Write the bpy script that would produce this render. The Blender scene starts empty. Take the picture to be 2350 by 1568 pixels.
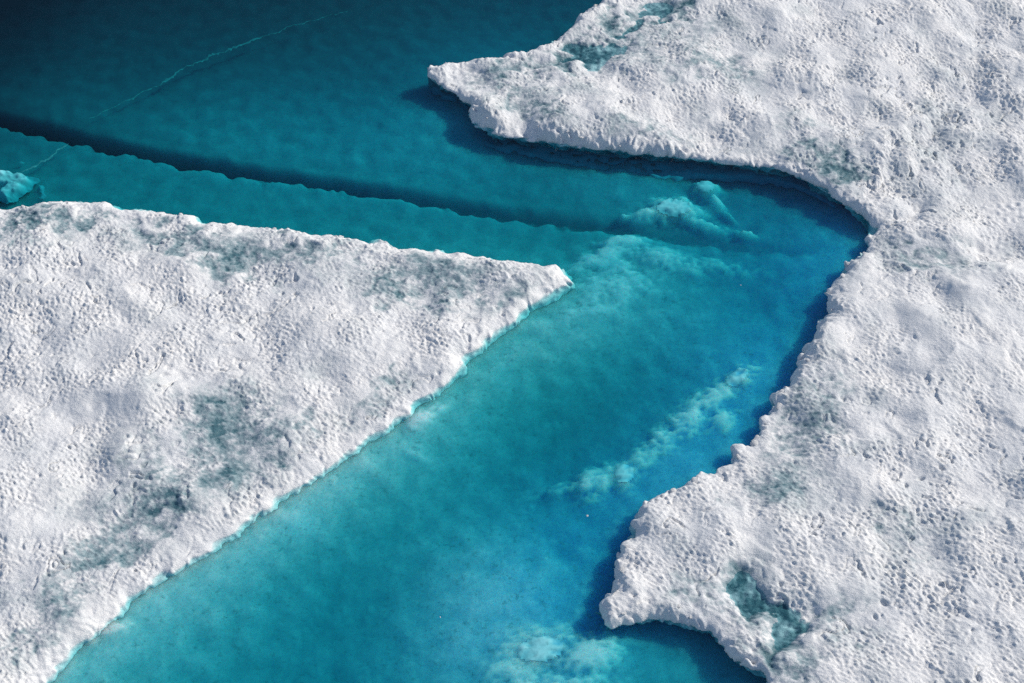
import bpy, math, random
import numpy as np
from mathutils import Vector

random.seed(5)
rng = np.random.default_rng(11)
scene = bpy.context.scene
C = scene.collection
R = math.radians

# ------------------------------------------------------------------ camera
CAM_H, PITCH, LENS = 22.0, R(48.0), 52.0
ASP = 683.0 / 1024.0
cam_d = bpy.data.cameras.new('camera')
cam = bpy.data.objects.new('camera', cam_d)
C.objects.link(cam)
cam.location = (0, 0, CAM_H)
cam.rotation_euler = (R(90) - PITCH, 0, 0)
cam_d.lens = LENS
cam_d.sensor_width = 36.0
cam_d.clip_end = 500.0
scene.camera = cam

# ------------------------------------------------------------------ light
SUN_EL, SUN_AZ = R(36.0), R(66.0)          # azimuth clockwise from +Y (away from the viewer)
to_sun = Vector((math.sin(SUN_AZ) * math.cos(SUN_EL), math.cos(SUN_AZ) * math.cos(SUN_EL), math.sin(SUN_EL)))
w = bpy.data.worlds.new('World')
scene.world = w
w.use_nodes = True
wn = w.node_tree
sky = wn.nodes.new('ShaderNodeTexSky')
sky.sky_type = 'NISHITA'
sky.sun_disc = False
sky.sun_elevation = SUN_EL
sky.sun_rotation = SUN_AZ
sky.ozone_density = 2.0
wn.links.new(sky.outputs[0], wn.nodes['Background'].inputs[0])
wn.nodes['Background'].inputs[1].default_value = 0.11
sun_d = bpy.data.lights.new('sun', 'SUN')
sun_d.energy = 3.5
sun_d.angle = R(0.5)
sun_d.color = (1.0, 0.92, 0.81)
sun = bpy.data.objects.new('sun', sun_d)
C.objects.link(sun)
sun.rotation_euler = to_sun.to_track_quat('Z', 'Y').to_euler()
sun.location = (30, 20, 40)

vs = scene.view_settings
vs.view_transform = 'Standard'
vs.look = 'None'
vs.exposure = 0.0
vs.gamma = 1.0
vs.use_curve_mapping = False
scene.cycles.max_bounces = 8
scene.cycles.diffuse_bounces = 2
scene.cycles.transparent_max_bounces = 12
scene.cycles.volume_bounces = 0
scene.cycles.use_denoising = False
scene.cycles.adaptive_threshold = .02

# ------------------------------------------------------------------ photo pixel -> place
PW, PH = 2350.0, 1568.0
DS = 0.55                                   # pond depths below are for half as strong a water colour; scaled here
KX = 36.0 / LENS / 2.0


def place(px, py, z=0.0):
    """point of the level z seen at a pixel of the (2350 wide) photograph"""
    a = (np.asarray(px, float) / PW * 2 - 1) * KX
    b = (1 - np.asarray(py, float) / PH * 2) * KX * ASP
    dy = math.cos(PITCH) + b * math.sin(PITCH)
    dz = -math.sin(PITCH) + b * math.cos(PITCH)
    t = (z - CAM_H) / dz
    return a * t, dy * t


def pixel(X, Y, Z=0.0):
    dz = Z - CAM_H
    f = Y * math.cos(PITCH) - dz * math.sin(PITCH)
    u = Y * math.sin(PITCH) + dz * math.cos(PITCH)
    f = np.maximum(f, 0.5)
    return (X / f / KX + 1) * PW / 2, (1 - u / f / (KX * ASP)) * PH / 2


# ------------------------------------------------------------------ noise fields (tileable, 30.72 m)
NN, NS = 2048, 0.015
PER = NN * NS
_kx = np.fft.fftfreq(NN, NS)[:, None]
_ky = np.fft.rfftfreq(NN, NS)[None, :]


def band(lam, width=0.45, ang=0.0, stretch=1.0):
    """gaussian noise with features of about lam metres; stretch > 1 draws them out along ang"""
    c, s = math.cos(ang), math.sin(ang)
    k = np.hypot((_kx * c + _ky * s) * stretch, (-_kx * s + _ky * c)) + 1e-9
    f = np.exp(-(np.log(k * lam) / width) ** 2 / 2)
    ph = rng.standard_normal((NN, NN // 2 + 1)) + 1j * rng.standard_normal((NN, NN // 2 + 1))
    n = np.fft.irfft2(ph * f, s=(NN, NN))
    n = (n - n.mean()) / n.std()
    return n.astype(np.float32)


def fractal(lo, hi, slope, ang=0.0, stretch=1.0):
    """noise with every size from lo to hi metres"""
    c, s = math.cos(ang), math.sin(ang)
    k = np.hypot((_kx * c + _ky * s) * stretch, (-_kx * s + _ky * c)) + 1e-9
    f = k ** (-slope) / (1 + (1 / (k * hi)) ** 6) / (1 + (k * lo) ** 4)
    ph = rng.standard_normal((NN, NN // 2 + 1)) + 1j * rng.standard_normal((NN, NN // 2 + 1))
    n = np.fft.irfft2(ph * f, s=(NN, NN))
    n = (n - n.mean()) / n.std()
    return n.astype(np.float32)


def tap(F, X, Y):
    x = (X / NS) % NN
    y = (Y / NS) % NN
    i = np.floor(x).astype(np.int64)
    j = np.floor(y).astype(np.int64)
    fx = (x - i).astype(np.float32)
    fy = (y - j).astype(np.float32)
    i %= NN
    j %= NN
    i1 = (i + 1) % NN
    j1 = (j + 1) % NN
    return (F[i, j] * (1 - fx) * (1 - fy) + F[i1, j] * fx * (1 - fy)
            + F[i, j1] * (1 - fx) * fy + F[i1, j1] * fx * fy)


N4 = band(4.5, .5)
N16 = band(1.7, .45)
N8 = band(0.75, .4)
N4s = band(0.40, .38, R(35), 1.25)
N4b = band(0.33, .35)
N2 = band(0.19, .35, R(35), 1.3)
N1 = band(0.105, .35)
N05 = band(0.055, .35)
FA = fractal(.035, .16, .95, R(-36), 2.4)
FB = fractal(.035, .10, .9, R(-36), 2.2)
FC = fractal(.035, .5, 1.2, R(-10), 1.7)
NSTEP = band(0.50, .40, R(58), 2.0)


def sstep(a, b, x):
    t = np.clip((x - a) / (b - a), 0, 1)
    return t * t * (3 - 2 * t)


def bil(F, xs, ys, X, Y):
    i = np.clip(np.searchsorted(xs, X) - 1, 0, len(xs) - 2)
    j = np.clip(np.searchsorted(ys, Y) - 1, 0, len(ys) - 2)
    fx = np.clip((X - xs[i]) / (xs[i + 1] - xs[i]), 0, 1)
    fy = np.clip((Y - ys[j]) / (ys[j + 1] - ys[j]), 0, 1)
    return (F[i, j] * (1 - fx) * (1 - fy) + F[i + 1, j] * fx * (1 - fy)
            + F[i, j + 1] * (1 - fx) * fy + F[i + 1, j + 1] * fx * fy)


def axis(lo, hi, step, far_lo, far_hi, step_hi=None):
    step_hi = step_hi or step
    v = [lo]
    while v[-1] < hi:
        t = (v[-1] - lo) / (hi - lo)
        v.append(v[-1] + step + (step_hi - step) * t)
    s = step_hi
    while v[-1] < far_hi:
        s *= 1.22
        v.append(v[-1] + s)
    s, head = step, [lo]
    while head[-1] > far_lo:
        s *= 1.22
        head.append(head[-1] - s)
    return np.array(head[:0:-1] + v)


X0, X1, Y0, Y1 = -14.8, 14.8, 11.8, 32.6
FAR = 48.0


# ------------------------------------------------------------------ mesh helpers
def grid_mesh(name, xs, ys, Z, keep, attrs, mat, smooth=True, shift=None, parent=None):
    nx, ny = Z.shape
    fk = keep[:-1, :-1] | keep[1:, :-1] | keep[:-1, 1:] | keep[1:, 1:]
    ii, jj = np.nonzero(fk)
    vid = ii * ny + jj
    quads = np.stack([vid, vid + ny, vid + ny + 1, vid + 1], 1)
    used = np.zeros(nx * ny, bool)
    used[quads.ravel()] = True
    remap = np.cumsum(used) - 1
    quads = remap[quads].astype(np.int32)
    XX, YY = np.meshgrid(xs, ys, indexing='ij')
    if shift is not None:
        XX, YY = XX + shift[0], YY + shift[1]
    co = np.stack([XX.ravel()[used], YY.ravel()[used], Z.ravel()[used]], 1).astype(np.float32)
    return raw_mesh(name, co, quads, {k: v.ravel()[used] for k, v in attrs.items()}, mat, smooth, parent)


def raw_mesh(name, co, faces, attrs, mat, smooth=True, parent=None):
    me = bpy.data.meshes.new(name)
    n, k = faces.shape
    me.vertices.add(len(co))
    me.vertices.foreach_set('co', np.ascontiguousarray(co, np.float32).ravel())
    me.loops.add(n * k)
    me.loops.foreach_set('vertex_index', np.ascontiguousarray(faces, np.int32).ravel())
    me.polygons.add(n)
    me.polygons.foreach_set('loop_start', np.arange(0, n * k, k, dtype=np.int32))
    me.polygons.foreach_set('loop_total', np.full(n, k, np.int32))
    me.update(calc_edges=True)
    me.polygons.foreach_set('use_smooth', np.full(n, smooth))
    for key, val in attrs.items():
        a = me.attributes.new(key, 'FLOAT', 'POINT')
        a.data.foreach_set('value', np.ascontiguousarray(val, np.float32))
    me.materials.append(mat)
    o = bpy.data.objects.new(name, me)
    C.objects.link(o)
    if parent:
        o.parent = parent
    return o


def tag(o, label=None, cat=None, group=None, kind=None):
    for k, v in (('label', label), ('category', cat), ('group', group), ('kind', kind)):
        if v:
            o[k] = v
    return o


# ------------------------------------------------------------------ materials
def new_mat(name):
    m = bpy.data.materials.new(name)
    m.use_nodes = True
    nt = m.node_tree
    nt.nodes.clear()
    out = nt.nodes.new('ShaderNodeOutputMaterial')
    return m, nt, out


def node(nt, kind, **kw):
    n = nt.nodes.new(kind)
    for k, v in kw.items():
        if k.startswith('i_'):
            key = k[2:]
            n.inputs[int(key) if key.isdigit() else key].default_value = v
        else:
            setattr(n, k, v)
    return n


def noise(nt, co, scale, detail=2.0, rough=.55):
    n = node(nt, 'ShaderNodeTexNoise', i_Scale=scale, i_Detail=detail, i_Roughness=rough)
    nt.links.new(co, n.inputs['Vector'])
    return n.outputs['Fac']


def ramp(nt, fac, a, b, v0=0.0, v1=1.0):
    n = node(nt, 'ShaderNodeMapRange', interpolation_type='SMOOTHSTEP')
    for i, v in enumerate((a, b, v0, v1)):
        n.inputs[i + 1].default_value = v
    nt.links.new(fac, n.inputs[0])
    return n.outputs[0]


def math_(nt, op, a, b=None):
    n = node(nt, 'ShaderNodeMath', operation=op)
    for i, v in enumerate((a, b)):
        if v is None:
            continue
        if isinstance(v, (int, float)):
            n.inputs[i].default_value = v
        else:
            nt.links.new(v, n.inputs[i])
    return n.outputs[0]


def mix(nt, fac, a, b):
    n = node(nt, 'ShaderNodeMix', data_type='RGBA')
    for idx, v in ((0, fac), (6, a), (7, b)):
        if isinstance(v, tuple):
            n.inputs[idx].default_value = (*v, 1.0)
        elif isinstance(v, (int, float)):
            n.inputs[idx].default_value = v
        else:
            nt.links.new(v, n.inputs[idx])
    return n.outputs[2]


def attr(nt, name):
    return node(nt, 'ShaderNodeAttribute', attribute_name=name).outputs['Fac']


def snow_material():
    m, nt, out = new_mat('weathered_snow')
    co = node(nt, 'ShaderNodeTexCoord').outputs['Object']
    bs = node(nt, 'ShaderNodeBsdfPrincipled')
    wet = attr(nt, 'wet')
    soft = noise(nt, co, 1.1, 3)
    mp = node(nt, 'ShaderNodeMapping')
    mp.inputs['Rotation'].default_value = (0, 0, R(38))
    mp.inputs['Scale'].default_value = (.6, 1.2, 1.0)
    nt.links.new(co, mp.inputs['Vector'])
    fine = noise(nt, mp.outputs[0], 26, 4, .7)
    snow = mix(nt, ramp(nt, soft, .35, .65), (.79, .80, .81), (.87, .865, .855))
    snow = mix(nt, ramp(nt, fine, .62, .36, 0, .34), snow, (.50, .55, .58))
    wf = math_(nt, 'ADD', wet, math_(nt, 'MULTIPLY', math_(nt, 'SUBTRACT', fine, .5), .55))
    col = mix(nt, ramp(nt, wf, .02, .42), snow, (.48, .54, .565))
    col = mix(nt, ramp(nt, wf, .32, .72), col, (.25, .35, .385))
    col = mix(nt, ramp(nt, wf, .70, 1.05), col, (.075, .17, .205))
    nt.links.new(col, bs.inputs['Base Color'])
    nt.links.new(ramp(nt, wet, .3, 1.0, .8, .35), bs.inputs['Roughness'])
    bs.inputs['Specular IOR Level'].default_value = .25
    bp = node(nt, 'ShaderNodeBump', i_Strength=1.0, i_Distance=.013)
    hh = math_(nt, 'ADD', noise(nt, mp.outputs[0], 32, 3, .7), math_(nt, 'MULTIPLY', noise(nt, mp.outputs[0], 66, 2), .6))
    nt.links.new(hh, bp.inputs['Height'])
    nt.links.new(bp.outputs[0], bs.inputs['Normal'])
    nt.links.new(bs.outputs[0], out.inputs[0])
    return m


def floor_material(name, pale=False):
    """submerged ice: pale grain with dark melt pores; 'blue' and 'white' attributes are the kind of ice and blue also holds painted shore shade"""
    m, nt, out = new_mat(name)
    co = node(nt, 'ShaderNodeTexCoord').outputs['Object']
    bs = node(nt, 'ShaderNodeBsdfPrincipled', i_Roughness=.7)
    bs.subsurface_method = 'RANDOM_WALK'
    bs.inputs['Subsurface Weight'].default_value = 0.0 if pale else 1.0
    bs.inputs['Subsurface Radius'].default_value = (.4, .85, 1.0)
    bs.inputs['Subsurface Scale'].default_value = .8
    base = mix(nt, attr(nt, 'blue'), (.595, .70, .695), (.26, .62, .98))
    base = mix(nt, attr(nt, 'white'), base, (.80, .89, .95))
    pores = ramp(nt, noise(nt, co, 8.5, 3, .6), .56, .70)
    grain = ramp(nt, noise(nt, co, 19, 3, .6), .35, .7)
    f = math_(nt, 'ADD', math_(nt, 'MULTIPLY', pores, .27), math_(nt, 'MULTIPLY', grain, .16))
    f = math_(nt, 'MULTIPLY', f, attr(nt, 'pore'))
    col = mix(nt, f, base, (.10, .20, .22))
    nt.links.new(col, bs.inputs['Base Color'])
    bs.inputs['Specular IOR Level'].default_value = 0.0
    nt.links.new(bs.outputs[0], out.inputs[0])
    return m


def water_material():
    m, nt, out = new_mat('melt_water')
    co = node(nt, 'ShaderNodeTexCoord').outputs['Object']
    fr = node(nt, 'ShaderNodeFresnel', i_IOR=1.33)
    tr = node(nt, 'ShaderNodeBsdfTransparent')
    gl = node(nt, 'ShaderNodeBsdfGlossy', i_Roughness=.04)
    bp = node(nt, 'ShaderNodeBump', i_Strength=.25, i_Distance=.02)
    nt.links.new(noise(nt, co, 5, 3), bp.inputs['Height'])
    nt.links.new(bp.outputs[0], gl.inputs['Normal'])
    mx = node(nt, 'ShaderNodeMixShader')
    geo = node(nt, 'ShaderNodeNewGeometry')
    front = math_(nt, 'SUBTRACT', 1.0, geo.outputs['Backfacing'])
    nt.links.new(math_(nt, 'MULTIPLY', fr.outputs[0], front), mx.inputs[0])
    nt.links.new(tr.outputs[0], mx.inputs[1])
    nt.links.new(gl.outputs[0], mx.inputs[2])
    nt.links.new(mx.outputs[0], out.inputs[0])
    va = node(nt, 'ShaderNodeVolumeAbsorption', i_Density=3.0 / DS, i_Color=(.10, .797, .827, 1))
    nt.links.new(va.outputs[0], out.inputs['Volume'])
    return m


M_SNOW = snow_material()
M_FLOOR = floor_material('submerged_ice')
M_DRIFT = floor_material('submerged_snow', True)
M_WATER = water_material()

# ------------------------------------------------------------------ outlines (photo pixels, level)
LEFT = [(-70, 474, .2), (0, 464, .2), (75, 457, .2), (120, 447, .22), (150, 445, .22), (185, 450, .22), (235, 449, .22),
        (270, 464, .22), (320, 467, .2), (380, 474, .2), (430, 482, .2), (470, 498, .2), (520, 497, .2), (560, 506, .2),
        (600, 506, .2), (650, 513, .2), (700, 521, .2), (760, 530, .2), (830, 540, .2), (870, 542, .2), (910, 552, .2),
        (960, 557, .2), (1010, 563, .2), (1060, 570, .2), (1110, 577, .2), (1150, 584, .2), (1190, 590, .18),
        (1230, 595, .17), (1262, 599, .15), (1285, 608, .12), (1299, 622, .06), (1305, 645, 0), (1285, 657, 0),
        (1250, 680, 0), (1210, 702, 0), (1190, 715, 0), (1170, 735, 0), (1130, 765, 0), (1095, 795, 0), (1062, 815, 0),
        (1058, 840, 0), (1030, 870, 0), (985, 905, 0), (945, 925, 0), (935, 945, 0), (900, 970, 0), (860, 995, 0),
        (800, 1035, 0), (740, 1080, 0), (690, 1112, 0), (640, 1145, 0), (585, 1180, 0), (560, 1205, 0), (500, 1245, 0),
        (440, 1280, 0), (390, 1310, 0), (330, 1345, 0), (295, 1370, 0), (270, 1410, 0), (225, 1445, 0), (165, 1490, 0),
        (130, 1520, 0), (95, 1568, 0), (40, 1640, 0), (-80, 1780, 0)]
RIGHT = [(1640, -100, .2), (1500, -50, .2), (1420, -25, .2), (1370, 2, .2), (1345, 15, .2), (1320, 38, .2),
         (1305, 60, .2), (1280, 75, .2), (1240, 95, .2), (1210, 108, .2), (1150, 118, .2), (1100, 126, .18),
         (1060, 130, .15), (1020, 138, .12), (995, 148, .08), (980, 153, .02), (990, 175, 0), (1000, 192, 0),
         (1035, 210, 0), (1060, 228, 0), (1075, 245, 0), (1083, 265, 0), (1090, 280, 0), (1108, 295, 0), (1130, 307, 0),
         (1160, 312, 0), (1200, 317, 0), (1250, 325, 0), (1300, 333, 0), (1360, 340, 0), (1420, 347, 0), (1470, 352, 0),
         (1520, 357, 0), (1560, 360, 0), (1600, 361, 0), (1640, 368, 0), (1680, 375, 0), (1720, 378, 0), (1740, 384, 0),
         (1790, 388, 0), (1830, 400, 0), (1850, 413, 0), (1890, 437, 0), (1930, 462, 0), (1960, 487, 0), (1990, 510, 0),
         (2010, 527, 0), (1993, 543, .05), (1990, 560, .05), (1960, 590, .05), (1945, 600, .05), (1930, 625, .05),
         (1912, 640, .05), (1905, 665, .05), (1900, 700, .05), (1885, 735, .05), (1870, 770, .05), (1850, 805, .05),
         (1830, 840, .05), (1810, 875, .05), (1785, 905, .05), (1765, 945, .05), (1740, 985, .05), (1725, 1010, .05),
         (1690, 1035, .05), (1665, 1062, .05), (1640, 1080, .05), (1600, 1092, .05), (1560, 1110, .05), (1530, 1130, .05),
         (1495, 1145, .05), (1470, 1155, .05), (1460, 1170, .05), (1462, 1190, .05), (1450, 1220, .05), (1430, 1245, .05),
         (1415, 1275, .05), (1410, 1300, .05), (1418, 1320, .05), (1405, 1345, .05), (1380, 1380, .05), (1372, 1395, .04),
         (1380, 1415, 0), (1392, 1440, 0), (1410, 1438, 0), (1450, 1430, 0), (1500, 1425, 0), (1545, 1425, 0),
         (1580, 1432, 0), (1620, 1455, 0), (1660, 1480, 0), (1690, 1515, 0), (1730, 1540, 0), (1760, 1568, 0),
         (1800, 1620, 0), (1850, 1700, 0)]


def world_poly(pts, tail):
    return np.array([place(*p) for p in pts] + tail)


P_LEFT = world_poly(LEFT, [(-16, -30), (-70, -30), (-70, 27.5)])
P_RIGHT = world_poly(RIGHT, [(9, -30), (70, -30), (70, 75), (22, 75)])

SX = axis(X0, X1, .06, -FAR - 20, FAR + 20)
SY = axis(Y0, Y1, .06, -40, FAR + 20)


def sdf(poly, xs, ys):
    """signed distance, positive inside"""
    XX, YY = np.meshgrid(xs, ys, indexing='ij')
    x, y = XX.ravel(), YY.ravel()
    best = np.full(x.shape, 1e9)
    inside = np.zeros(x.shape, bool)
    n = len(poly)
    for k in range(n):
        ax, ay = poly[k]
        bx, by = poly[(k + 1) % n]
        ex, ey = bx - ax, by - ay
        t = np.clip(((x - ax) * ex + (y - ay) * ey) / (ex * ex + ey * ey), 0, 1)
        best = np.minimum(best, (x - ax - t * ex) ** 2 + (y - ay - t * ey) ** 2)
        cr = (ay > y) != (by > y)
        inside ^= cr & (x < (bx - ax) * (y - ay) / (by - ay + 1e-12) + ax)
    d = np.sqrt(best)
    return np.where(inside, d, -d).reshape(XX.shape)


D_LEFT = sdf(P_LEFT, SX, SY)
D_RIGHT = sdf(P_RIGHT, SX, SY)


def blobs(PX, PY, items):
    """soft spots (px, py, rx, ry, turn, strength) given by where they lie in the photograph"""
    s = np.zeros(PX.shape, np.float32)
    for (cx, cy, rx, ry, tn, st) in items:
        c, sn = math.cos(R(tn)), math.sin(R(tn))
        dx, dy = PX - cx, PY - cy
        q = ((dx * c + dy * sn) / rx) ** 2 + ((-dx * sn + dy * c) / ry) ** 2
        s = np.maximum(s, st * np.exp(-q * .9).astype(np.float32)) if st > 0 else s + st * np.exp(-q * .9).astype(np.float32)
    return s


def bumps(PX, PY, items):
    s = np.zeros(PX.shape, np.float32)
    for (cx, cy, rx, ry, tn, st) in items:
        c, sn = math.cos(R(tn)), math.sin(R(tn))
        dx, dy = PX - cx, PY - cy
        q = ((dx * c + dy * sn) / rx) ** 2 + ((-dx * sn + dy * c) / ry) ** 2
        s += st * np.exp(-q).astype(np.float32)
    return s


WET_LEFT = [(1000, 640, 260, 60, 8, .36), (500, 560, 300, 46, 8, .38), (430, 1090, 260, 120, -22, .36), (120, 500, 170, 36, 0, .36), (130, 1390, 130, 80, -25, .34),
            (520, 985, 110, 70, 0, 1.0), (520, 1060, 120, 50, -15, .85), (365, 1140, 45, 40, 0, .9),
            (285, 1215, 120, 45, -30, .8), (230, 1270, 90, 28, -10, .75), (140, 1370, 80, 60, -20, .55),
            (80, 1475, 60, 20, -10, .7), (60, 505, 90, 16, -4, .9), (180, 500, 90, 20, 0, .75), (340, 520, 55, 20, 15, .8),
            (410, 548, 50, 25, 20, .85), (510, 590, 100, 32, 15, .95), (640, 578, 80, 28, -5, .8), (760, 575, 110, 18, 4, .55),
            (1010, 625, 190, 42, 8, .6), (960, 690, 120, 26, 10, .6), (890, 655, 45, 25, 0, .85), (1090, 655, 90, 28, 12, .65),
            (895, 875, 40, 18, -20, .6), (840, 935, 60, 26, -25, .5), (700, 970, 60, 18, -10, .5), (20, 560, 60, 20, 0, .5)]
WET_RIGHT = [(1180, 200, 170, 60, 15, .34), (1820, 1000, 110, 170, 0, .32), (1700, 1400, 150, 100, 30, .36), (1890, 375, 130, 70, 30, .36), (2100, 590, 220, 50, 8, .30),
             (1480, 100, 260, 60, -12, .34), (2150, 320, 160, 220, 35, .18), (2080, 1230, 160, 130, 20, .2), (1500, 310, 250, 36, 5, .3), (1340, 118, 105, 28, -12, 1.25), (1450, 42, 80, 20, -12, 1.1), (1540, 15, 60, 18, -10, .9),
             (1240, 145, 120, 20, -10, .7), (1170, 215, 90, 20, 35, .65), (1230, 250, 90, 18, 15, .6), (1080, 160, 60, 25, 0, .35),
             (1855, 345, 60, 30, 45, .9), (1920, 385, 60, 25, 30, .95), (1900, 420, 40, 20, 20, .6), (1640, 150, 120, 40, 10, .5),
             (1480, 312, 130, 22, 5, .45), (2110, 590, 130, 30, 8, .5), (1880, 900, 50, 70, 20, .45), (1850, 985, 80, 55, 10, .6),
             (1770, 1110, 80, 55, -30, .55), (1720, 1345, 60, 26, 25, 1.15), (1765, 1400, 60, 30, 45, 1.3),
             (1795, 1455, 40, 60, 0, 1.3), (1765, 1525, 40, 60, 10, 1.3), (1640, 1350, 90, 40, 10, .5), (1720, 1450, 70, 60, 30, .55),
             (1860, 1410, 70, 30, 0, .75), (2050, 1190, 60, 45, 20, .35), (2120, 1255, 60, 40, 30, .3), (1980, 1440, 60, 60, 0, .3),
             (1560, 1400, 60, 30, 0, .35), (1830, 1540, 60, 60, 0, .6)]
ROUGH = [(2150, 300, 110, 220, 35, .6), (2100, 1260, 150, 130, 20, .45), (2180, 740, 260, 120, 10, -.35), (2250, 1500, 150, 100, 0, .2),
         (1560, 1230, 90, 90, 0, .15), (60, 740, 120, 200, 0, .3), (480, 720, 200, 70, 0, .25), (250, 950, 200, 100, 0, -.2), (1300, 260, 160, 60, 20, -.1),
         (1500, 1340, 110, 70, 0, -.15)]
LIFT_LEFT = [(150, 470, 260, 22, 0, .10), (700, 545, 400, 16, 8, .09), (500, 590, 160, 30, 10, -.06), (520, 1010, 130, 80, 0, -.06),
             (300, 800, 260, 160, 0, .07), (820, 760, 200, 120, -10, .05), (1150, 620, 160, 20, 8, .04), (290, 1220, 120, 40, -30, -.05)]
LIFT_RIGHT = [(1000, 170, 90, 50, 10, -.10), (2180, 720, 260, 110, 10, .20), (2150, 575, 240, 40, 8, -.16), (2190, 260, 70, 230, 40, -.22), (2330, 120, 120, 200, 30, .12),
              (2050, 300, 120, 160, 30, .08), (1350, 250, 250, 60, 10, .08), (1340, 118, 110, 30, -12, -.16), (1450, 42, 80, 22, -12, -.14),
              (1780, 1440, 60, 110, -10, -.2), (1720, 1350, 60, 30, 25, -.12), (1600, 1250, 130, 100, -20, .10), (1500, 1370, 120, 50, -10, .08),
              (2000, 1000, 150, 130, 0, .08), (2130, 1230, 110, 100, 30, -.10), (2250, 1450, 120, 100, 0, .08), (1930, 400, 70, 50, 30, -.08),
              (1850, 980, 90, 60, 0, -.07), (2040, 500, 40, 36, 0, -.14), (2060, 330, 60, 120, 35, .08)]


def floe(D, wets, lifts, free, slope_w, xs, ys, name, edge, uc):
    XX, YY = np.meshgrid(xs, ys, indexing='ij')
    PX, PY = pixel(XX, YY, .2)
    LX = PX + 16 * tap(N16, XX + 3, YY) + 9 * tap(N8, XX + 5, YY)
    LY = PY + 9 * tap(N16, XX, YY + 3) + 4 * tap(N8, XX, YY + 5)
    PX = LX + 8 * tap(N8, XX + 5, YY) + 7 * tap(N4b, XX, YY + 5) + 4 * tap(N2, XX + 1, YY)
    PY = LY + 6 * tap(N8, XX, YY + 5) + 5 * tap(N4b, XX + 5, YY) + 3 * tap(N2, XX, YY + 1)
    # the coarse margin beyond the view carries only the broad relief
    m = np.minimum(np.minimum(XX - X0 + .2, X1 + .2 - XX), np.minimum(YY - Y0 + .2, Y1 + .2 - YY))
    fine = sstep(-.6, .0, m)
    wx = .10 * tap(N8, XX + 7.7, YY + 3.1) + .03 * tap(N4b, XX + 1.3, YY + 9.2)
    wy = .10 * tap(N8, XX + 2.2, YY + 11.4) + .03 * tap(N4b, XX + 5.9, YY + 4.4)
    AX, AY = XX + wx, YY + wy
    d = bil(D, SX, SY, XX, YY)
    d = d + fine * edge * (.040 * tap(N8, XX, YY) + .017 * tap(N4b, AX, AY) + .009 * tap(N2, XX, YY) + .003 * tap(N1, XX, YY))
    wet0 = blobs(PX, PY, wets) if wets else 0 * XX
    # wet patches break up into lace
    lace = .26 * tap(FC, XX, YY) + .14 * tap(FB, XX, YY) + .16 * tap(N16, XX, YY)
    wet = wet0 * .90 + .55 * lace * sstep(.02, .45, wet0) + .07 * np.clip(tap(N16, XX + 9, YY + 2) + .5 * tap(FA, XX, YY), -1, 3)
    wet = np.clip(wet, 0, 1.3) * sstep(.03, .3, d)
    dry = 1 - .45 * sstep(.2, .9, wet0)
    # relief
    big = .055 * tap(N4, XX, YY) + .032 * tap(N16, XX, YY)
    knob = .008 * tap(N8, AX, AY)
    fa, fb = tap(FA, XX, YY), tap(FB, XX, YY)
    # frozen grains stand proud of a crust: keep the highs, flatten the lows
    crust = .0090 * np.where(fa < 0, .75 * np.tanh(fa), fa) + .0062 * np.where(fb < 0, np.tanh(fb), fb * 1.1)
    pop = crust
    rg = bumps(PX, PY, ROUGH)
    rough = .85 + .40 * np.clip(tap(N16, XX + 4.4, YY + 8.8), -1.2, 1.4) + rg
    hole = np.clip(.75 * sstep(-.6, 1.4, tap(N16, XX + 1, YY + 15)) + .3 * sstep(0, 1.5, tap(N4, XX + 6, YY + 1)) + 1.3 * rg, .05, 1.6)
    pit = -.05 * sstep(1.7, 2.6, tap(N4b, XX + 3, YY + 6)) - .030 * sstep(2.0, 3.0, tap(N2, XX + 8, YY + 1))
    st = tap(NSTEP, AX, AY)
    scarp = -.045 * sstep(1.15, 1.35, st) * sstep(2.6, 1.5, st)
    fineh = fine * ((knob + pop * rough) * dry + (pit + scarp) * hole * (1 - .8 * sstep(.2, .6, wet0)))
    lift = bumps(LX, LY, lifts) * fine
    top = free + big + lift - .045 * np.clip(wet, 0, 1.2)
    up = 1 - np.exp(-np.maximum(d, 0) / slope_w)
    rim = .022 * np.exp(-((d - .28) / .22) ** 2)
    t = np.clip(-d, 0, 1)
    Z = np.where(d > 0, (top + rim) * up ** .75 + fineh * sstep(.0, .22, d), -uc[1] * t)
    gx, gy = np.gradient(D, SX, SY)
    shift = (bil(gx, SX, SY, XX, YY) * t * uc[0], bil(gy, SX, SY, XX, YY) * t * uc[0])   # the melted edge is undercut
    Z = np.where((d > .15), np.maximum(Z, .03 + .01 * tap(N2, XX, YY)), Z)
    keep = d > -.6
    o = grid_mesh(name, xs, ys, Z, keep, {'wet': np.clip(wet, 0, 1.2)}, M_SNOW, shift=shift)
    return o, (xs, ys, Z)


FX_L = axis(X0, 1.6, .0185, -FAR, 3.4)
FX_R = axis(-3.2, X1, .0185, -5.2, FAR)
FY_L = axis(Y0, 26.6, .0180, -25, 28.5, .026)
FY_R = axis(Y0, Y1, .0180, -25, 62, .031)

left_floe, LGRID = floe(D_LEFT, WET_LEFT, LIFT_LEFT, .20, .42, FX_L, FY_L, 'ice_floe', .8, (.5, .75))
tag(left_floe, 'snow covered ice floe tapering to a rounded tip, left of the turquoise channel', 'ice floe', 'snow covered ice floes')
right_floe, RGRID = floe(D_RIGHT, WET_RIGHT, LIFT_RIGHT, .21, .13, FX_R, FY_R, 'ice_floe', 1.1, (1.45, .7))
tag(right_floe, 'large snow covered ice floe with pointed peninsula and notched bay, right of the channel', 'ice floe', 'snow covered ice floes')

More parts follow.
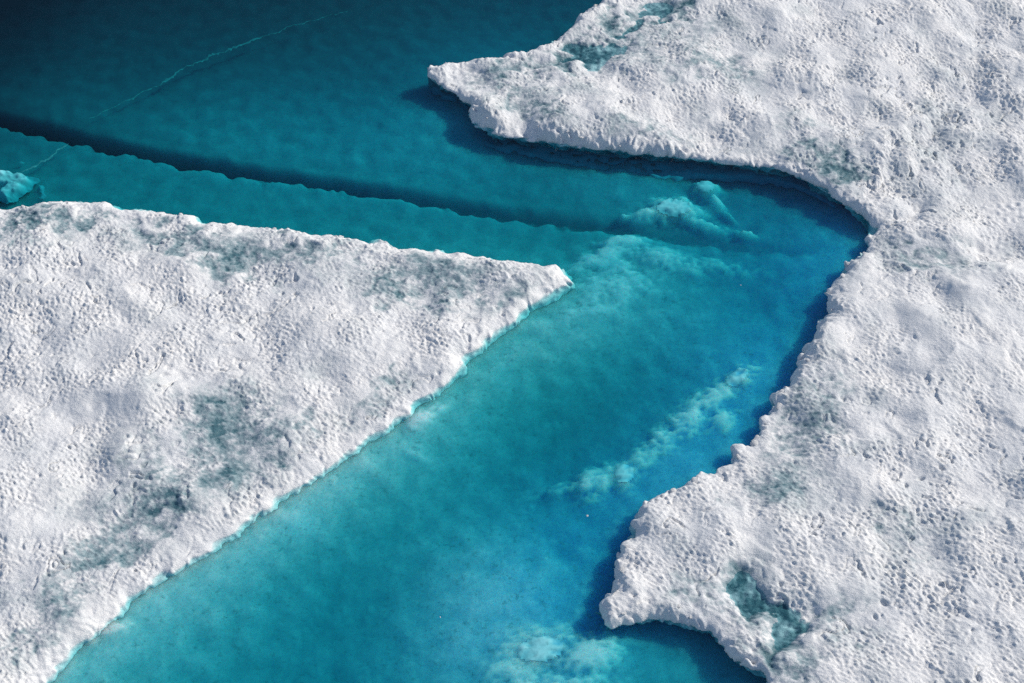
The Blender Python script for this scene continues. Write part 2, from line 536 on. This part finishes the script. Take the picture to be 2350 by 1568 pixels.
# ------------------------------------------------------------------ pond floor
CTRL = [(-200, -100, 2.4), (0, 0, 2.1), (0, 150, 1.6), (200, 60, 1.5), (500, 30, 1.4), (800, 20, 1.3), (1100, 20, 1.2), (1250, 40, 1.15),
        (300, 200, 1.15), (600, 200, 1.0), (900, 200, .95), (900, 100, 1.1), (100, 230, 1.15), (500, 330, .72), (800, 380, .68),
        (1000, 330, .62), (1050, 250, .6), (1200, 420, .75), (1450, 430, .6), (1600, 460, .75), (1800, 480, .75), (1950, 530, .5),
        (-50, 400, .9), (100, 400, .8), (400, 430, .74), (800, 500, .70), (1100, 550, .66), (1300, 560, .7), (300, 470, .75),
        (1400, 650, .42), (1330, 720, .32), (1600, 700, .55), (1750, 700, .7), (1850, 660, .52), (1700, 850, .45), (1500, 870, .66),
        (1250, 800, .34), (1150, 880, .40), (1350, 950, .72), (1500, 780, .52), (1300, 1010, .76), (1000, 950, .27), (1000, 1050, .42),
        (1100, 1130, .62), (850, 1080, .26), (900, 1200, .55), (700, 1180, .23), (700, 1300, .48), (500, 1290, .21), (480, 1400, .33),
        (300, 1420, .21), (350, 1540, .42), (200, 1540, .25), (800, 1400, .68), (1100, 1300, .34), (1000, 1500, .38), (1200, 1350, .33),
        (1350, 1250, .55), (1300, 1400, .44), (1500, 1500, .55), (1650, 1540, .55), (1200, 1560, .38), (700, 1540, .68),
        (1850, 800, .48), (1700, 1000, .42), (1550, 1060, .40), (1430, 1200, .44), (100, 1700, .3), (900, 1750, .7), (1700, 1750, .6),
        (2500, 500, .9), (2400, 1400, .9), (300, 800, .6), (2000, 200, .9), (600, -200, 1.5), (1300, -200, 1.3)]
BLUE = [(0, 0, .1), (600, 200, .25), (1000, 250, .4), (1400, 420, .3), (1800, 480, .6), (1950, 530, .8), (300, 420, .1), (1100, 550, .15),  # bluer ice hue; high values by the right shore paint in its sky-lit shade
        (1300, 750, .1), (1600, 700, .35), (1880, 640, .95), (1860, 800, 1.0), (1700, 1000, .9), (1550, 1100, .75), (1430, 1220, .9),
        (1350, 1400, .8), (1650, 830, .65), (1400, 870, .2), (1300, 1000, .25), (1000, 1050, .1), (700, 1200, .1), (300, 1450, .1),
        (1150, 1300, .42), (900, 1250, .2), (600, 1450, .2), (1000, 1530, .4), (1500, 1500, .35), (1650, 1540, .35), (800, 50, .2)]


def rbf(px, py, val, smooth=.02):
    """thin plate through scattered values (world metres)"""
    P = np.stack([px, py], 1)
    n = len(P)
    r2 = ((P[:, None] - P[None]) ** 2).sum(-1)
    K = np.where(r2 > 0, .5 * r2 * np.log(r2 + 1e-12), 0) + smooth * np.eye(n) * 10
    A = np.zeros((n + 3, n + 3))
    A[:n, :n] = K
    A[:n, n] = A[n, :n] = 1
    A[:n, n + 1:] = P
    A[n + 1:, :n] = P.T
    sol = np.linalg.solve(A, np.concatenate([val, np.zeros(3)]))

    def f(X, Y):
        o = sol[n] + sol[n + 1] * X + sol[n + 2] * Y
        for k in range(n):
            q = (X - P[k, 0]) ** 2 + (Y - P[k, 1]) ** 2
            o = o + sol[k] * .5 * q * np.log(q + 1e-12)
        return o
    return f


_c = np.array(CTRL)
_c[:, 2] *= DS
_wx, _wy = place(_c[:, 0], _c[:, 1], -_c[:, 2])
f_depth = rbf(_wx, _wy, _c[:, 2], .01)
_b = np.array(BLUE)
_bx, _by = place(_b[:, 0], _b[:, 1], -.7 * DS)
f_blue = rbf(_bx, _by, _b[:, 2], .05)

TRENCH = [(-160, 226, 1.8, 30), (-50, 250, 1.7, 30), (60, 280, 1.4, 28), (250, 332, 1.05, 26), (400, 366, .9, 24), (600, 403, .75, 24),
          (800, 433, .6, 24), (1000, 466, .48, 24), (1150, 490, .36, 26), (1350, 518, .28, 28), (1500, 545, .22, 30),
          (1700, 574, .12, 34), (1850, 584, .05, 34)]


def trench_path(base=.75):
    pts = []
    for (x, y, dp, wd) in TRENCH:
        X, Y = place(x, y, -base * DS)
        pts.append((float(X), float(Y), dp * DS, wd / 100.0))
    return pts


def along(path, XX, YY):
    """distance to a polyline, the side (+ = far side) and the values carried by it there"""
    best = np.full(XX.shape, 1e9)
    side = np.zeros(XX.shape)
    vals = [np.zeros(XX.shape) for _ in path[0][2:]]
    for a, b in zip(path[:-1], path[1:]):
        ex, ey = b[0] - a[0], b[1] - a[1]
        t = np.clip(((XX - a[0]) * ex + (YY - a[1]) * ey) / (ex * ex + ey * ey), 0, 1)
        dx, dy = XX - a[0] - t * ex, YY - a[1] - t * ey
        q = dx * dx + dy * dy
        h = q < best
        best = np.where(h, q, best)
        side = np.where(h, np.sign(ex * dy - ey * dx), side)
        for k in range(len(vals)):
            vals[k] = np.where(h, a[2 + k] + t * (b[2 + k] - a[2 + k]), vals[k])
    return np.sqrt(best), side, vals


GX = axis(X0 - .6, X1 + .6, .038, -FAR - 4, FAR + 4)
GY = axis(Y0 - .3, Y1 + 2.0, .040, -28, FAR + 16, .06)
GXX, GYY = np.meshgrid(GX, GY, indexing='ij')
inview = sstep(-.6, .2, np.minimum(np.minimum(GXX - X0, X1 - GXX), np.minimum(GYY - Y0, Y1 + 2 - GYY)))
# pale heaps of old snow: (spots, depth of the crest, whiteness, raggedness, label)
MOUNDS = [
    ([(1545, 480, 70, 30, 0, 1.0), (1485, 490, 46, 16, -10, .85), (1432, 496, 20, 6, 0, .7), (1610, 508, 80, 16, 14, .62), (1690, 528, 80, 10, 8, .42)],
     .12, 1.0, 1.2, 'pale fan shaped snow mound under water above the dark crack, right of centre'),
    ([(1618, 432, 36, 19, 0, 1.0), (1645, 462, 36, 13, 45, .75), (1672, 488, 24, 5, 42, .65)],
     .16, 1.0, 1.1, 'small comma shaped pale mound under water below the peninsula shore'),
    ([(1430, 556, 66, 16, 0, 1.0), (1385, 588, 80, 24, -25, .9), (1500, 590, 130, 30, 10, .75), (1400, 660, 130, 60, -25, .7), (1640, 606, 120, 20, 8, .5)],
     .15, .75, 1.2, None),
    ([(1690, 872, 46, 26, -35, .95), (1640, 915, 70, 30, -45, .85), (1580, 960, 80, 36, -42, .85), (1520, 1010, 70, 34, -40, .7), (1650, 965, 46, 32, -20, .65), (1470, 1050, 60, 30, -40, .55)],
     .12, .85, 1.7, 'cloudy ridge of pale snow lumps under water beside the right shore'),
    ([(1432, 1092, 38, 34, -60, .9), (1365, 1105, 60, 34, -30, .85), (1290, 1118, 90, 18, -10, .5)],
     .13, .8, 1.4, 'two rounded pale patches under water mid channel left of the right floe'),
    ([(1240, 1495, 95, 48, -10, 1.0), (1345, 1505, 90, 46, -20, .9), (1180, 1545, 70, 30, 0, .7), (1270, 1580, 130, 40, 0, .85)],
     .10, .9, 1.3, 'pale cloudy snow mound under water at the bottom edge, left of the spit'),
    ([(262, 1445, 46, 16, -20, 1.0), (215, 1475, 30, 10, -30, .6)], .03, .8, 1.0, None),
    ([(965, 965, 46, 20, -35, 1.0), (1010, 940, 30, 10, -30, .6)], .05, .7, 1.0, None),
    ([(950, 1047, 34, 10, 22, .8)], .13, .6, .8, None)]


def mound_field(spots, base, rgh, XX, YY):
    PX, PY = pixel(XX, YY, -base)
    q0 = blobs(PX, PY, spots)
    n = .10 * tap(N16, XX, YY) + .13 * tap(N8, XX, YY) + .15 * tap(FC, XX, YY) + .10 * tap(N2, XX, YY)
    return q0, q0 + rgh * sstep(.03, .4, q0) * n


# the rbf is smooth: evaluate it on a thinned grid
qx = axis(X0 - .6, X1 + .6, .3, -FAR - 6, FAR + 6)
qy = axis(Y0 - .3, Y1 + 2.0, .3, -30, FAR + 18)
QX, QY = np.meshgrid(qx, qy, indexing='ij')
cX, cY = np.clip(QX, X0 - 1, X1 + 1), np.clip(QY, Y0 - .5, Y1 + 2)
Qd = np.clip(f_depth(cX, cY), .13 * DS, 2.6 * DS)
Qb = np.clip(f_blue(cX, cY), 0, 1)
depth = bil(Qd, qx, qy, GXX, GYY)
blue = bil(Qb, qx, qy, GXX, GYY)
tp = trench_path()
wob = .04 * tap(N16, GXX, GYY) + .030 * tap(N8, GXX, GYY) + .012 * tap(N4b, GXX, GYY) + .009 * tap(N2, GXX, GYY)
td, tside, (tdep, twid) = along(tp, GXX, GYY)
near_side = tside < 0
td = np.where(near_side, np.maximum(td + wob, 0), td + .25 * wob * sstep(0, .3, td))
wall = np.where(near_side, .12, twid * .72)
cut = tdep * np.exp(-(td / wall) ** np.where(near_side, 1.6, 1.1))
lip = -.035 * np.exp(-((td - wall * 1.8) / (wall * .7)) ** 2) * sstep(0.05, .3, tdep) * np.where(near_side, .2, 1)
pore_amt = sstep(1.0 * DS, .25 * DS, depth) * .85 + .25
rel = inview * (.010 * tap(N8, GXX, GYY) + .006 * np.abs(tap(N4b, GXX, GYY)) + .003 * tap(N2, GXX, GYY))
rel = rel * (1 - .8 * sstep(.03, .2, cut))
floor_z = -(depth + cut + lip) + rel
white = .38 * sstep(.40 * DS, .13 * DS, depth) + np.clip(.25 * tap(N16, GXX, GYY) + .25 * tap(N4, GXX, GYY), 0, 1) * .5 * sstep(.8 * DS, .25 * DS, depth)
for (spots, crest, whiteness, rgh, _l) in MOUNDS:
    q0, q = mound_field(spots, crest + .10, rgh, GXX, GYY)
    up = sstep(.02, 1.0, .75 * q0 + .25 * q)
    floor_z = floor_z + np.maximum(-crest - floor_z, 0) * up + .005 * up * tap(FC, GXX, GYY) * rgh
    mw = sstep(.06, .95, q)
    white = np.maximum(white, mw * whiteness)
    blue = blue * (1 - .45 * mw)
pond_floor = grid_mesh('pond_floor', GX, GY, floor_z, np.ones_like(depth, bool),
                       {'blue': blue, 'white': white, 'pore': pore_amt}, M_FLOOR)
tag(pond_floor, 'blue green submerged ice floor of the melt pond, cut by a dark crack', kind='structure')

# ------------------------------------------------------------------ water body
bx = FAR - 1
co = np.array([(x, y, z) for z in (-6.0, 0.0) for (x, y) in ((-bx, -24), (bx, -24), (bx, 60), (-bx, 60))], np.float32)
fc = np.array([(0, 3, 2, 1), (4, 5, 6, 7), (0, 1, 5, 4), (1, 2, 6, 5), (2, 3, 7, 6), (3, 0, 4, 7)], np.int32)
water = raw_mesh('water', co, fc, {}, M_WATER, smooth=False)
tag(water, 'calm clear turquoise melt water between the floes', kind='structure')


def floor_at(X, Y):
    return bil(floor_z, GX, GY, X, Y)


def blue_at(X, Y):
    return bil(blue, GX, GY, X, Y)


# ------------------------------------------------------------------ submerged ledges (feet of the right floe)
def ledge(line, inner, level, lip_w, parent):
    poly = np.array([place(x, y, -level) for x, y in line] + [place(x, y, -level) for x, y in inner])
    xs = np.arange(poly[:, 0].min() - .8, poly[:, 0].max() + .8, .04)
    ys = np.arange(poly[:, 1].min() - .8, poly[:, 1].max() + .8, .04)
    D = sdf(poly, xs, ys)
    XX, YY = np.meshgrid(xs, ys, indexing='ij')
    d = D + .03 * tap(N16, XX, YY) + .014 * tap(N4b, XX, YY)
    Z = -level + .012 * tap(N8, XX, YY) + .01 * tap(N4b, XX, YY) + .010 * np.exp(-(d / .10) ** 2)
    Z = np.where(d < 0, Z + 1.1 * d, Z)
    patchy = np.clip(.5 + .5 * tap(N8, XX + 3, YY), .1, 1)
    return grid_mesh('submerged_ledge', xs, ys, Z, (d > -.7) & (Z > floor_at(XX, YY) - .2),
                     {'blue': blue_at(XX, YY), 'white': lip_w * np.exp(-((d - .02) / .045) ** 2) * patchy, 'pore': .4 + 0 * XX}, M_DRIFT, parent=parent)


ledge([(1000, 200), (1025, 225), (1062, 240), (1075, 262), (1088, 285), (1095, 312), (1112, 332), (1140, 350), (1160, 354), (1200, 352),
       (1250, 362), (1300, 372), (1350, 382), (1400, 392), (1450, 398), (1500, 404), (1560, 406), (1600, 402), (1640, 400), (1700, 406),
       (1780, 413), (1830, 424), (1880, 450), (1930, 490), (1985, 532)], [(2150, 470), (1750, 300), (1300, 220), (1080, 150)], .345, .3, right_floe)


# ------------------------------------------------------------------ pale mounds of old snow on the pond floor
for (spots, crest, whiteness, rgh, label) in MOUNDS:
    q0, q = mound_field(spots, crest + .10, rgh, GXX, GYY)
    if label is None:
        continue                                # too faint to be a heap of its own: only tints the floor
    core = mound_field(spots[:1], crest + .10, rgh, GXX, GYY)[0] > .78 * spots[0][5]
    ii, jj = np.nonzero(core)
    i0, i1, j0, j1 = ii.min() - 2, ii.max() + 3, jj.min() - 2, jj.max() + 3
    cut_ = (slice(i0, i1), slice(j0, j1))
    o = grid_mesh('submerged_mound', GX[i0:i1], GY[j0:j1], floor_z[cut_] + .006, core[cut_],
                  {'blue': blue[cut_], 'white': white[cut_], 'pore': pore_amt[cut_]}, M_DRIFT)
    tag(o, label, 'snow mound', 'pale snow mounds under the water')

# ------------------------------------------------------------------ healed cracks: lines of frost flakes under the surface
def frost_material():
    m, nt, out = new_mat('frost_flakes')
    bs = node(nt, 'ShaderNodeBsdfPrincipled', i_Roughness=.6)
    bs.inputs['Base Color'].default_value = (.38, .43, .45, 1)
    nt.links.new(bs.outputs[0], out.inputs[0])
    return m


M_FROST = frost_material()


def healed_crack(line, label, z, wide, seed):
    """a narrow, uneven film of frost: one continuous strip"""
    path = np.array([(*[float(v) for v in place(x, y, z)], st) for (x, y, st) in line])
    ln = np.concatenate([[0], np.cumsum(np.hypot(np.diff(path[:, 0]), np.diff(path[:, 1])))])
    t = np.arange(0, ln[-1], .025)
    X, Y, S = (np.interp(t, ln, path[:, k]) for k in range(3))
    dx, dy = np.gradient(X), np.gradient(Y)
    q = np.hypot(dx, dy)
    nx, ny = -dy / q, dx / q
    sway = .018 * tap(N8, X, Y) + .005 * tap(N2, X, Y)
    X, Y = X + nx * sway, Y + ny * sway
    co = []
    for side in (-1, -.35, .3, 1):
        w = wide * S * np.clip(.55 + .35 * tap(N8, X + seed, Y + side) + .4 * tap(N1, X + side * 3, Y), .06, 1.6)
        co.append(np.stack([X + nx * w * side, Y + ny * w * side, z - .012 * side * side + 0 * X + .006 * tap(N2, X, Y)], 1))
    n = len(t)
    i = np.arange(n - 1)
    fc = np.concatenate([np.stack([r * n + i, r * n + i + 1, (r + 1) * n + i + 1, (r + 1) * n + i], 1) for r in range(3)])
    o = raw_mesh('healed_crack', np.concatenate(co), fc, {}, M_FROST)
    return tag(o, label, 'ice crack', 'pale healed cracks in the water')


healed_crack([(205, 272, .25), (300, 226, .5), (372, 190, .8), (420, 158, .9), (480, 130, 1.0), (545, 106, .8), (600, 85, .5), (690, 52, .25), (800, 25, .16)],
             'long thin pale crack line slanting through dark water above the dark crack', -.30, .055, 1.0)
healed_crack([(30, 402, .5), (62, 390, .9), (100, 368, .7), (138, 342, .8), (160, 330, .3)],
             'short pale crack line below the dark crack, beside the pale ice block', -.20, .045, 5.0)

# ------------------------------------------------------------------ ice block near the left edge, just awash
def awash_block():
    cx, cy = place(0, 412, -.1)
    xs = np.arange(cx - 1.2, cx + 1.3, .022)
    ys = np.arange(cy - .9, cy + .9, .022)
    XX, YY = np.meshgrid(xs, ys, indexing='ij')
    PX, PY = pixel(XX, YY, -.1)
    q = blobs(PX, PY, [(-10, 398, 52, 18, 0, 1.0), (40, 404, 26, 10, 0, .95), (12, 425, 36, 14, -15, .85), (-70, 415, 60, 30, 0, .9)])
    q = q + .10 * tap(N8, XX, YY) + .05 * tap(N4b, XX, YY)
    ridge = blobs(PX, PY, [(-5, 393, 36, 8, 0, 1.0), (48, 401, 14, 5, 0, .8)]) * np.clip(.6 + .5 * tap(N4b, XX, YY), 0, 1.3)
    Z = -.36 + .21 * sstep(.2, .62, q) + .010 * tap(N8, XX, YY) + .010 * tap(FC, XX, YY) + .05 * ridge
    o = grid_mesh('ice_block', xs, ys, Z, q > .22, {'blue': .1 + 0 * XX, 'white': np.clip(.35 + .3 * tap(FC, XX, YY) + .4 * ridge, 0, 1), 'pore': .4 + 0 * XX}, M_DRIFT)
    tag(o, 'pale translucent ice block just under the surface at the left edge', 'ice block')


awash_block()


# ------------------------------------------------------------------ melt puddles lying on the right floe
def puddle_material():
    m, nt, out = new_mat('puddle_water')
    fr = node(nt, 'ShaderNodeFresnel', i_IOR=1.33)
    tr = node(nt, 'ShaderNodeBsdfTransparent', i_Color=(.62, .82, .85, 1))
    gl = node(nt, 'ShaderNodeBsdfGlossy', i_Roughness=.05)
    mx = node(nt, 'ShaderNodeMixShader')
    geo = node(nt, 'ShaderNodeNewGeometry')
    nt.links.new(math_(nt, 'MULTIPLY', fr.outputs[0], math_(nt, 'SUBTRACT', 1.0, geo.outputs['Backfacing'])), mx.inputs[0])
    nt.links.new(tr.outputs[0], mx.inputs[1])
    nt.links.new(gl.outputs[0], mx.inputs[2])
    nt.links.new(mx.outputs[0], out.inputs[0])
    return m


M_PUDDLE = puddle_material()


def puddle(spots, level, label):
    pts = np.array([place(sp[0], sp[1], level) for sp in spots])
    xs = np.arange(pts[:, 0].min() - 1.4, pts[:, 0].max() + 1.4, .06)
    ys = np.arange(pts[:, 1].min() - 1.6, pts[:, 1].max() + 1.6, .06)
    XX, YY = np.meshgrid(xs, ys, indexing='ij')
    PX, PY = pixel(XX, YY, level)
    q = blobs(PX, PY, spots) + .05 * tap(N8, XX, YY)
    o = grid_mesh('melt_puddle', xs, ys, 0 * XX + level, (q > .10) & (bil(D_RIGHT, SX, SY, XX, YY) > .35), {}, M_PUDDLE, parent=right_floe)
    o['label'] = label


puddle([(1340, 118, 105, 28, -12, 1.0), (1450, 42, 80, 22, -12, 1.0)], .058, 'dark teal puddle along the far rim of the peninsula')
puddle([(1720, 1345, 50, 24, 25, 1.0), (1765, 1400, 50, 28, 45, 1.0), (1795, 1455, 36, 55, 0, 1.0), (1765, 1525, 36, 55, 10, 1.0)], .058, 'narrow teal puddle behind the spit')


# ------------------------------------------------------------------ rounded snow clumps along the broken rims
def clump_mesh(k):
    import bmesh
    bm = bmesh.new()
    bmesh.ops.create_icosphere(bm, subdivisions=3, radius=1.0)
    r = random.Random(k)
    lobes = [(Vector((r.uniform(-1, 1), r.uniform(-1, 1), r.uniform(-.3, 1))).normalized(), r.uniform(.12, .38), r.uniform(2.5, 7)) for _ in range(14)]
    for v in bm.verts:
        n = v.co.normalized()
        h = .72
        for (dv, amp, sharp) in lobes:
            h += amp * math.exp(-sharp * (1 - n.dot(dv)))
        v.co = n * h
        v.co.z *= .72
    for f in bm.faces:
        f.smooth = True
    me = bpy.data.meshes.new('snow_clump')
    bm.to_mesh(me)
    bm.free()
    me.materials.append(M_SNOW)
    return me


CLUMPS = [clump_mesh(k) for k in range(7)]


def clumps(pts, parent, grid, every, rmin, rmax, inset, seed):
    r = random.Random(seed)
    xs, ys, Z = grid
    P = [Vector((*[float(v) for v in place(*p)], 0)) for p in pts]
    for a, b in zip(P[:-1], P[1:]):
        n = (b - a)
        ln = n.length
        nrm = Vector((n.y, -n.x, 0)).normalized()
        for _ in range(int(ln / every + r.random())):
            t = r.random()
            sgn = inset * r.uniform(.5, 1.6)
            c = a + n * t + nrm * sgn
            z = float(bil(Z, xs, ys, np.array([c.x]), np.array([c.y]))[0])
            rad = r.uniform(rmin, rmax) * (1.5 if r.random() < .12 else 1)
            o = bpy.data.objects.new('snow_clump', CLUMPS[r.randrange(len(CLUMPS))])
            C.objects.link(o)
            o.location = (c.x, c.y, max(z, .02) - rad * .45)
            o.scale = (rad * r.uniform(.8, 1.3), rad * r.uniform(.8, 1.3), rad * r.uniform(.7, 1.1))
            o.rotation_euler = (r.uniform(-.3, .3), r.uniform(-.3, .3), r.uniform(0, 6.28))
            o.parent = parent



# rims: the notched right shore and the far edge of the left floe
clumps(RIGHT[46:92], right_floe, RGRID, .75, .025, .060, -.12, 3)
clumps(RIGHT[16:46], right_floe, RGRID, 2.2, .025, .04, -.12, 4)
clumps(LEFT[1:31], left_floe, LGRID, 1.4, .025, .05, .15, 5)

# ------------------------------------------------------------------ crumbs of ice afloat on the pond
def crumb(px, py, rad, label):
    x, y = place(px, py, 0)
    o = bpy.data.objects.new('ice_crumb', CLUMPS[random.randrange(7)])
    C.objects.link(o)
    o.location = (float(x), float(y), .005)
    o.scale = (rad, rad * .8, rad * .6)
    o.rotation_euler.z = random.uniform(0, 6)
    tag(o, label, 'ice crumb', 'ice crumbs afloat on the pond')


crumb(1348, 1184, .018, 'tiny white ice crumb afloat left of the notched corner of right floe')
crumb(1010, 1417, .010, 'tiny white ice crumb afloat in the lower channel')
crumb(1700, 655, .010, 'tiny white ice crumb afloat between left floe tip and the bay')
